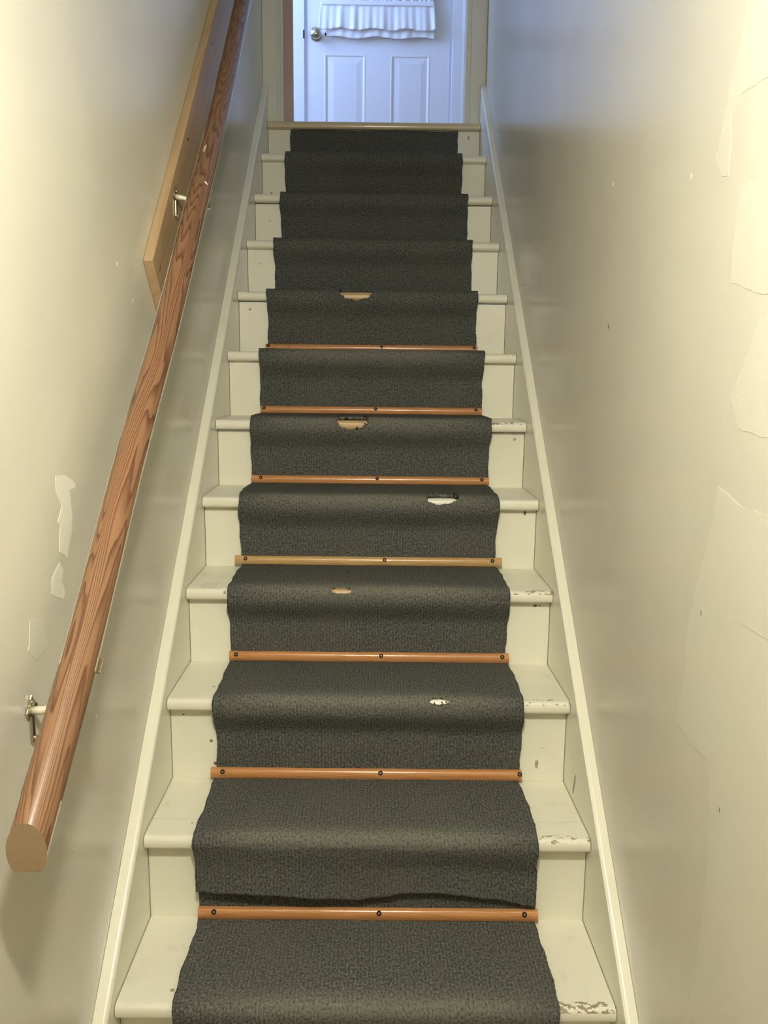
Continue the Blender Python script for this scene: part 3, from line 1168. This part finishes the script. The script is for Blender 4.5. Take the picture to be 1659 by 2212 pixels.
# ================================================================ pine board behind the upper rail
d = Vector((1.0, 1.008)).normalized()
nn = Vector((d.y, -d.x)) * 0.138
a0 = Vector((0.4305, 1.3439))
a1 = a0 + d * 2.02
bm = bmesh.new()
add = [(-WALL_X + 0.0005, q) for q in (a0, a1, a1 + nn, a0 + nn)] + [(-0.4525, q) for q in (a0, a1, a1 + nn, a0 + nn)]
vs = [bm.verts.new((x, q.x, q.y)) for x, q in add]
uvl = bm.loops.layers.uv.new('UVMap')
for f in ((0, 1, 2, 3), (4, 7, 6, 5), (0, 4, 5, 1), (3, 2, 6, 7), (0, 3, 7, 4), (1, 5, 6, 2)):
    bm.faces.new([vs[k] for k in f])
for f in bm.faces:
    for lp in f.loops:
        q = Vector((lp.vert.co.y, lp.vert.co.z)) - a0
        lp[uvl].uv = (q.dot(nn.normalized()) + lp.vert.co.x, q.dot(d))
bo = obj('backing_board', bm, M_BOARD, bevel=0.0012)
tag(bo, 'pale pine board screwed to the left wall behind the upper handrail', 'board')
# a knot and screws in the board face
for u, v, r in ((0.045, 0.035, 0.006),):
    q = a0 + d * v + nn.normalized() * u
    o = obj('knot', lathe([(0, 0.0012), (r * .6, 0.001), (r, 0.0004), (r, -0.001), (0, -0.001)], 14,
                          mat=Matrix.Translation((-0.4524, q.x, q.y)) @ Matrix.Rotation(math.radians(45), 4, 'X') @ Matrix.Rotation(math.pi / 2, 4, 'Y') @ Matrix.Diagonal((1, 1.9, 1, 1))),
            plain('knot_wood', (0.25, 0.13, 0.05), 0.5), bo, smooth=True)
for v in (0.50, 0.98):
    q = a0 + d * v + nn.normalized() * 0.03
    obj('screw', lathe([(0, 0.0012), (0.003, 0.001), (0.004, 0.0), (0.004, -0.001), (0, -0.001)], 12,
                       mat=Matrix.Translation((-0.4524, q.x, q.y)) @ Matrix.Rotation(math.pi / 2, 4, 'Y')), M_SCREW, bo, smooth=True)

# ================================================================ far white door with knob and curtain
dr = empty('door_1', ((DL + DR) / 2, DY, DB))
tag(dr, 'white panelled door with a curtained window at the end of the landing', None, None, 'structure')
DBASE = Vector(dr.location)


def dp(name, bm, m, bevel=0.0, parent=None, **kw):
    for v in bm.verts:
        v.co -= DBASE
    return obj(name, bm, m, parent or dr, bevel=bevel, **kw)


T0, T1 = DY, DY + 0.036
PX = [(-0.291, -0.0526), (0.0918, 0.3192)]
PZ0, PZ1 = LAND_Z + 0.24, 2.938
WZ0, WZ1 = 3.030, DT - 0.13
g = 0.003
dp('stile', box(DL + g, PX[0][0], T0, T1, DB, DT), M_DOOR)
dp('stile', box(PX[1][1], DR - g, T0, T1, DB, DT), M_DOOR)
dp('mullion', box(PX[0][1], PX[1][0], T0, T1, PZ0, PZ1), M_DOOR)
dp('bottom_rail', box(PX[0][0], PX[1][1], T0, T1, DB, PZ0), M_DOOR)
dp('lock_rail', box(PX[0][0], PX[1][1], T0, T1, PZ1, WZ0), M_DOOR)
dp('top_rail', box(PX[0][0], PX[1][1], T0, T1, WZ1, DT), M_DOOR)
for xa, xb in PX:
    # raised and fielded panel: moulded frame, sunk margin, bevelled field
    bm = bmesh.new()
    loops = []
    for inset, y in ((0, T0), (0.005, T0 - 0.0015), (0.011, T0 + 0.0005), (0.014, T0 + 0.004), (0.019, T0 + 0.005), (0.048, T0 + 0.0015), (0.050, T0 + 0.001)):
        loops.append([bm.verts.new(c) for c in ((xa + inset, y, PZ0 + inset), (xb - inset, y, PZ0 + inset), (xb - inset, y, PZ1 - inset), (xa + inset, y, PZ1 - inset))])
    for A, B in zip(loops, loops[1:]):
        for k in range(4):
            bm.faces.new((A[k], A[(k + 1) % 4], B[(k + 1) % 4], B[k]))
    bm.faces.new(loops[-1])
    back = [bm.verts.new((v.co.x, T1 - 0.004, v.co.z)) for v in loops[0]]
    for k in range(4):
        bm.faces.new((loops[0][k], back[k], back[(k + 1) % 4], loops[0][(k + 1) % 4]))
    bm.faces.new(list(reversed(back)))
    dp('panel', bm, M_DOOR)
# glazed upper half
for b in ((PX[0][0], PX[0][0] + 0.02, WZ0, WZ1), (PX[1][1] - 0.02, PX[1][1], WZ0, WZ1), (PX[0][0], PX[1][1], WZ0, WZ0 + 0.02), (PX[0][0], PX[1][1], WZ1 - 0.02, WZ1)):
    dp('glazing_bead', box(b[0], b[1], T0 - 0.004, T0 + 0.012, b[2], b[3]), M_DOOR, bevel=0.003)
dp('glass_pane', box(PX[0][0] + 0.01, PX[1][1] - 0.01, T0 + 0.016, T0 + 0.020, WZ0 + 0.01, WZ1 - 0.01), M_GLASS)
dp('back_boarding', box(PX[0][0] - 0.02, PX[1][1] + 0.02, T1 + 0.001, T1 + 0.012, WZ0 - 0.03, WZ1 + 0.03), M_DOOR)
kn = dp('knob', lathe([(0, 0.064), (0.012, 0.063), (0.016, 0.060), (0.022, 0.058), (0.0305, 0.050), (0.0325, 0.043), (0.030, 0.034), (0.021, 0.027), (0.012, 0.022),
                       (0.011, 0.012), (0.024, 0.008), (0.030, 0.004), (0.031, 0.0), (0, 0)], 32,
                      mat=Matrix.Translation((-0.338, T0, 3.030)) @ Matrix.Rotation(math.pi / 2, 4, 'X')), M_KNOB, smooth=True)
kn['label'] = 'round polished metal door knob'
dp('key_cylinder', lathe([(0, 0.0665), (0.006, 0.0665), (0.008, 0.065), (0.008, 0.058), (0, 0.058)], 18,
                         mat=Matrix.Translation((-0.338, T0, 3.030)) @ Matrix.Rotation(math.pi / 2, 4, 'X')), M_CHROME, smooth=True)

cu = empty('ruffled_curtain', (0.013, DY - 0.02, 3.02))
tag(cu, 'white gathered curtain with a ruffled hem hung on the far door', 'curtain')
CB = Vector(cu.location)


def cloth(name, xa, xb, z_top, z_bot, y_base, amp_t, amp_b, waves, seed, hem=0.006, flare=0.01):
    rnd = random.Random(seed)
    ph = [rnd.uniform(0, 6.28) for _ in range(4)]
    nx, nz = 150, 14
    bm = bmesh.new()
    G = []
    for r in range(nz + 1):
        t = r / nz
        row = []
        for c in range(nx + 1):
            u = c / nx
            x = xa - flare * t + (xb - xa + 2 * flare * t) * u
            w = math.sin(u * waves * 6.283 + ph[0] + 1.9 * math.sin(u * 9 + ph[1])) * (0.6 + 0.4 * math.sin(u * 17 + ph[3])) + 0.35 * math.sin(u * waves * 2.3 * 6.283 + ph[2])
            y = y_base - 0.012 * t - (amp_t + (amp_b - amp_t) * t) * w
            z = z_top + (z_bot - z_top) * t + hem * t * math.sin(u * waves * 3.14 + ph[3])
            row.append(bm.verts.new((x, y, z)))
        G.append(row)
    for r in range(nz):
        for c in range(nx):
            bm.faces.new((G[r][c], G[r + 1][c], G[r + 1][c + 1], G[r][c + 1]))
    for v in bm.verts:
        v.co -= CB
    o = obj(name, bm, M_CURT, cu, smooth=True)
    s_ = o.modifiers.new('thickness', 'SOLIDIFY')
    s_.thickness = 0.0012
    return o


YC = DY - 0.018
cloth('main_panel', -0.300, 0.328, WZ1 + 0.02, 3.186, YC - 0.004, 0.006, 0.006, 11, 1, 0.001, 0.0)
cloth('under_ruffle', -0.275, 0.335, 3.16, 3.015, YC + 0.002, 0.003, 0.004, 5, 7, 0.006, 0.004)
cloth('ruffle', -0.312, 0.338, 3.192, 3.054, YC - 0.014, 0.002, 0.006, 7, 3, 0.006, 0.008)
bm = box(-0.306, 0.334, YC - 0.024, YC - 0.014, 3.182, 3.206)
for v in bm.verts:
    v.co -= CB
obj('heading_band', bm, M_CURT, cu, bevel=0.003)
bm = tube([(-0.33, YC - 0.002, WZ1 + 0.025), (0.36, YC - 0.002, WZ1 + 0.025)], 0.006, 10)
for v in bm.verts:
    v.co -= CB
obj('curtain_rod', bm, M_CHROME, cu, smooth=True)

# ================================================================ ceiling lamp over the foot of the stairs (above the frame)
lp_ = empty('ceiling_lamp', (LAMP_POS.x, LAMP_POS.y, CEIL_Z))
tag(lp_, 'small ceiling lamp with a bare globe bulb over the foot of the stairs', 'lamp')
dz = LAMP_POS.z - CEIL_Z
obj('canopy', lathe([(0, 0), (0.065, 0), (0.065, -0.012), (0.050, -0.028), (0.024, -0.034), (0, -0.034)], 28), M_DOOR, lp_, smooth=True)
obj('lamp_socket', lathe([(0, -0.034), (0.021, -0.034), (0.021, dz + 0.062), (0.024, dz + 0.058), (0, dz + 0.058)], 24), M_DOOR, lp_, smooth=True)
prof = [(0, dz - 0.05)] + [(0.05 * math.sin(t * math.pi / 12), dz - 0.05 * math.cos(t * math.pi / 12)) for t in range(2, 11, 2)] + [(0.018, dz + 0.058), (0, dz + 0.058)]
obj('bulb', lathe(prof, 12), M_GLOW, lp_, smooth=True)
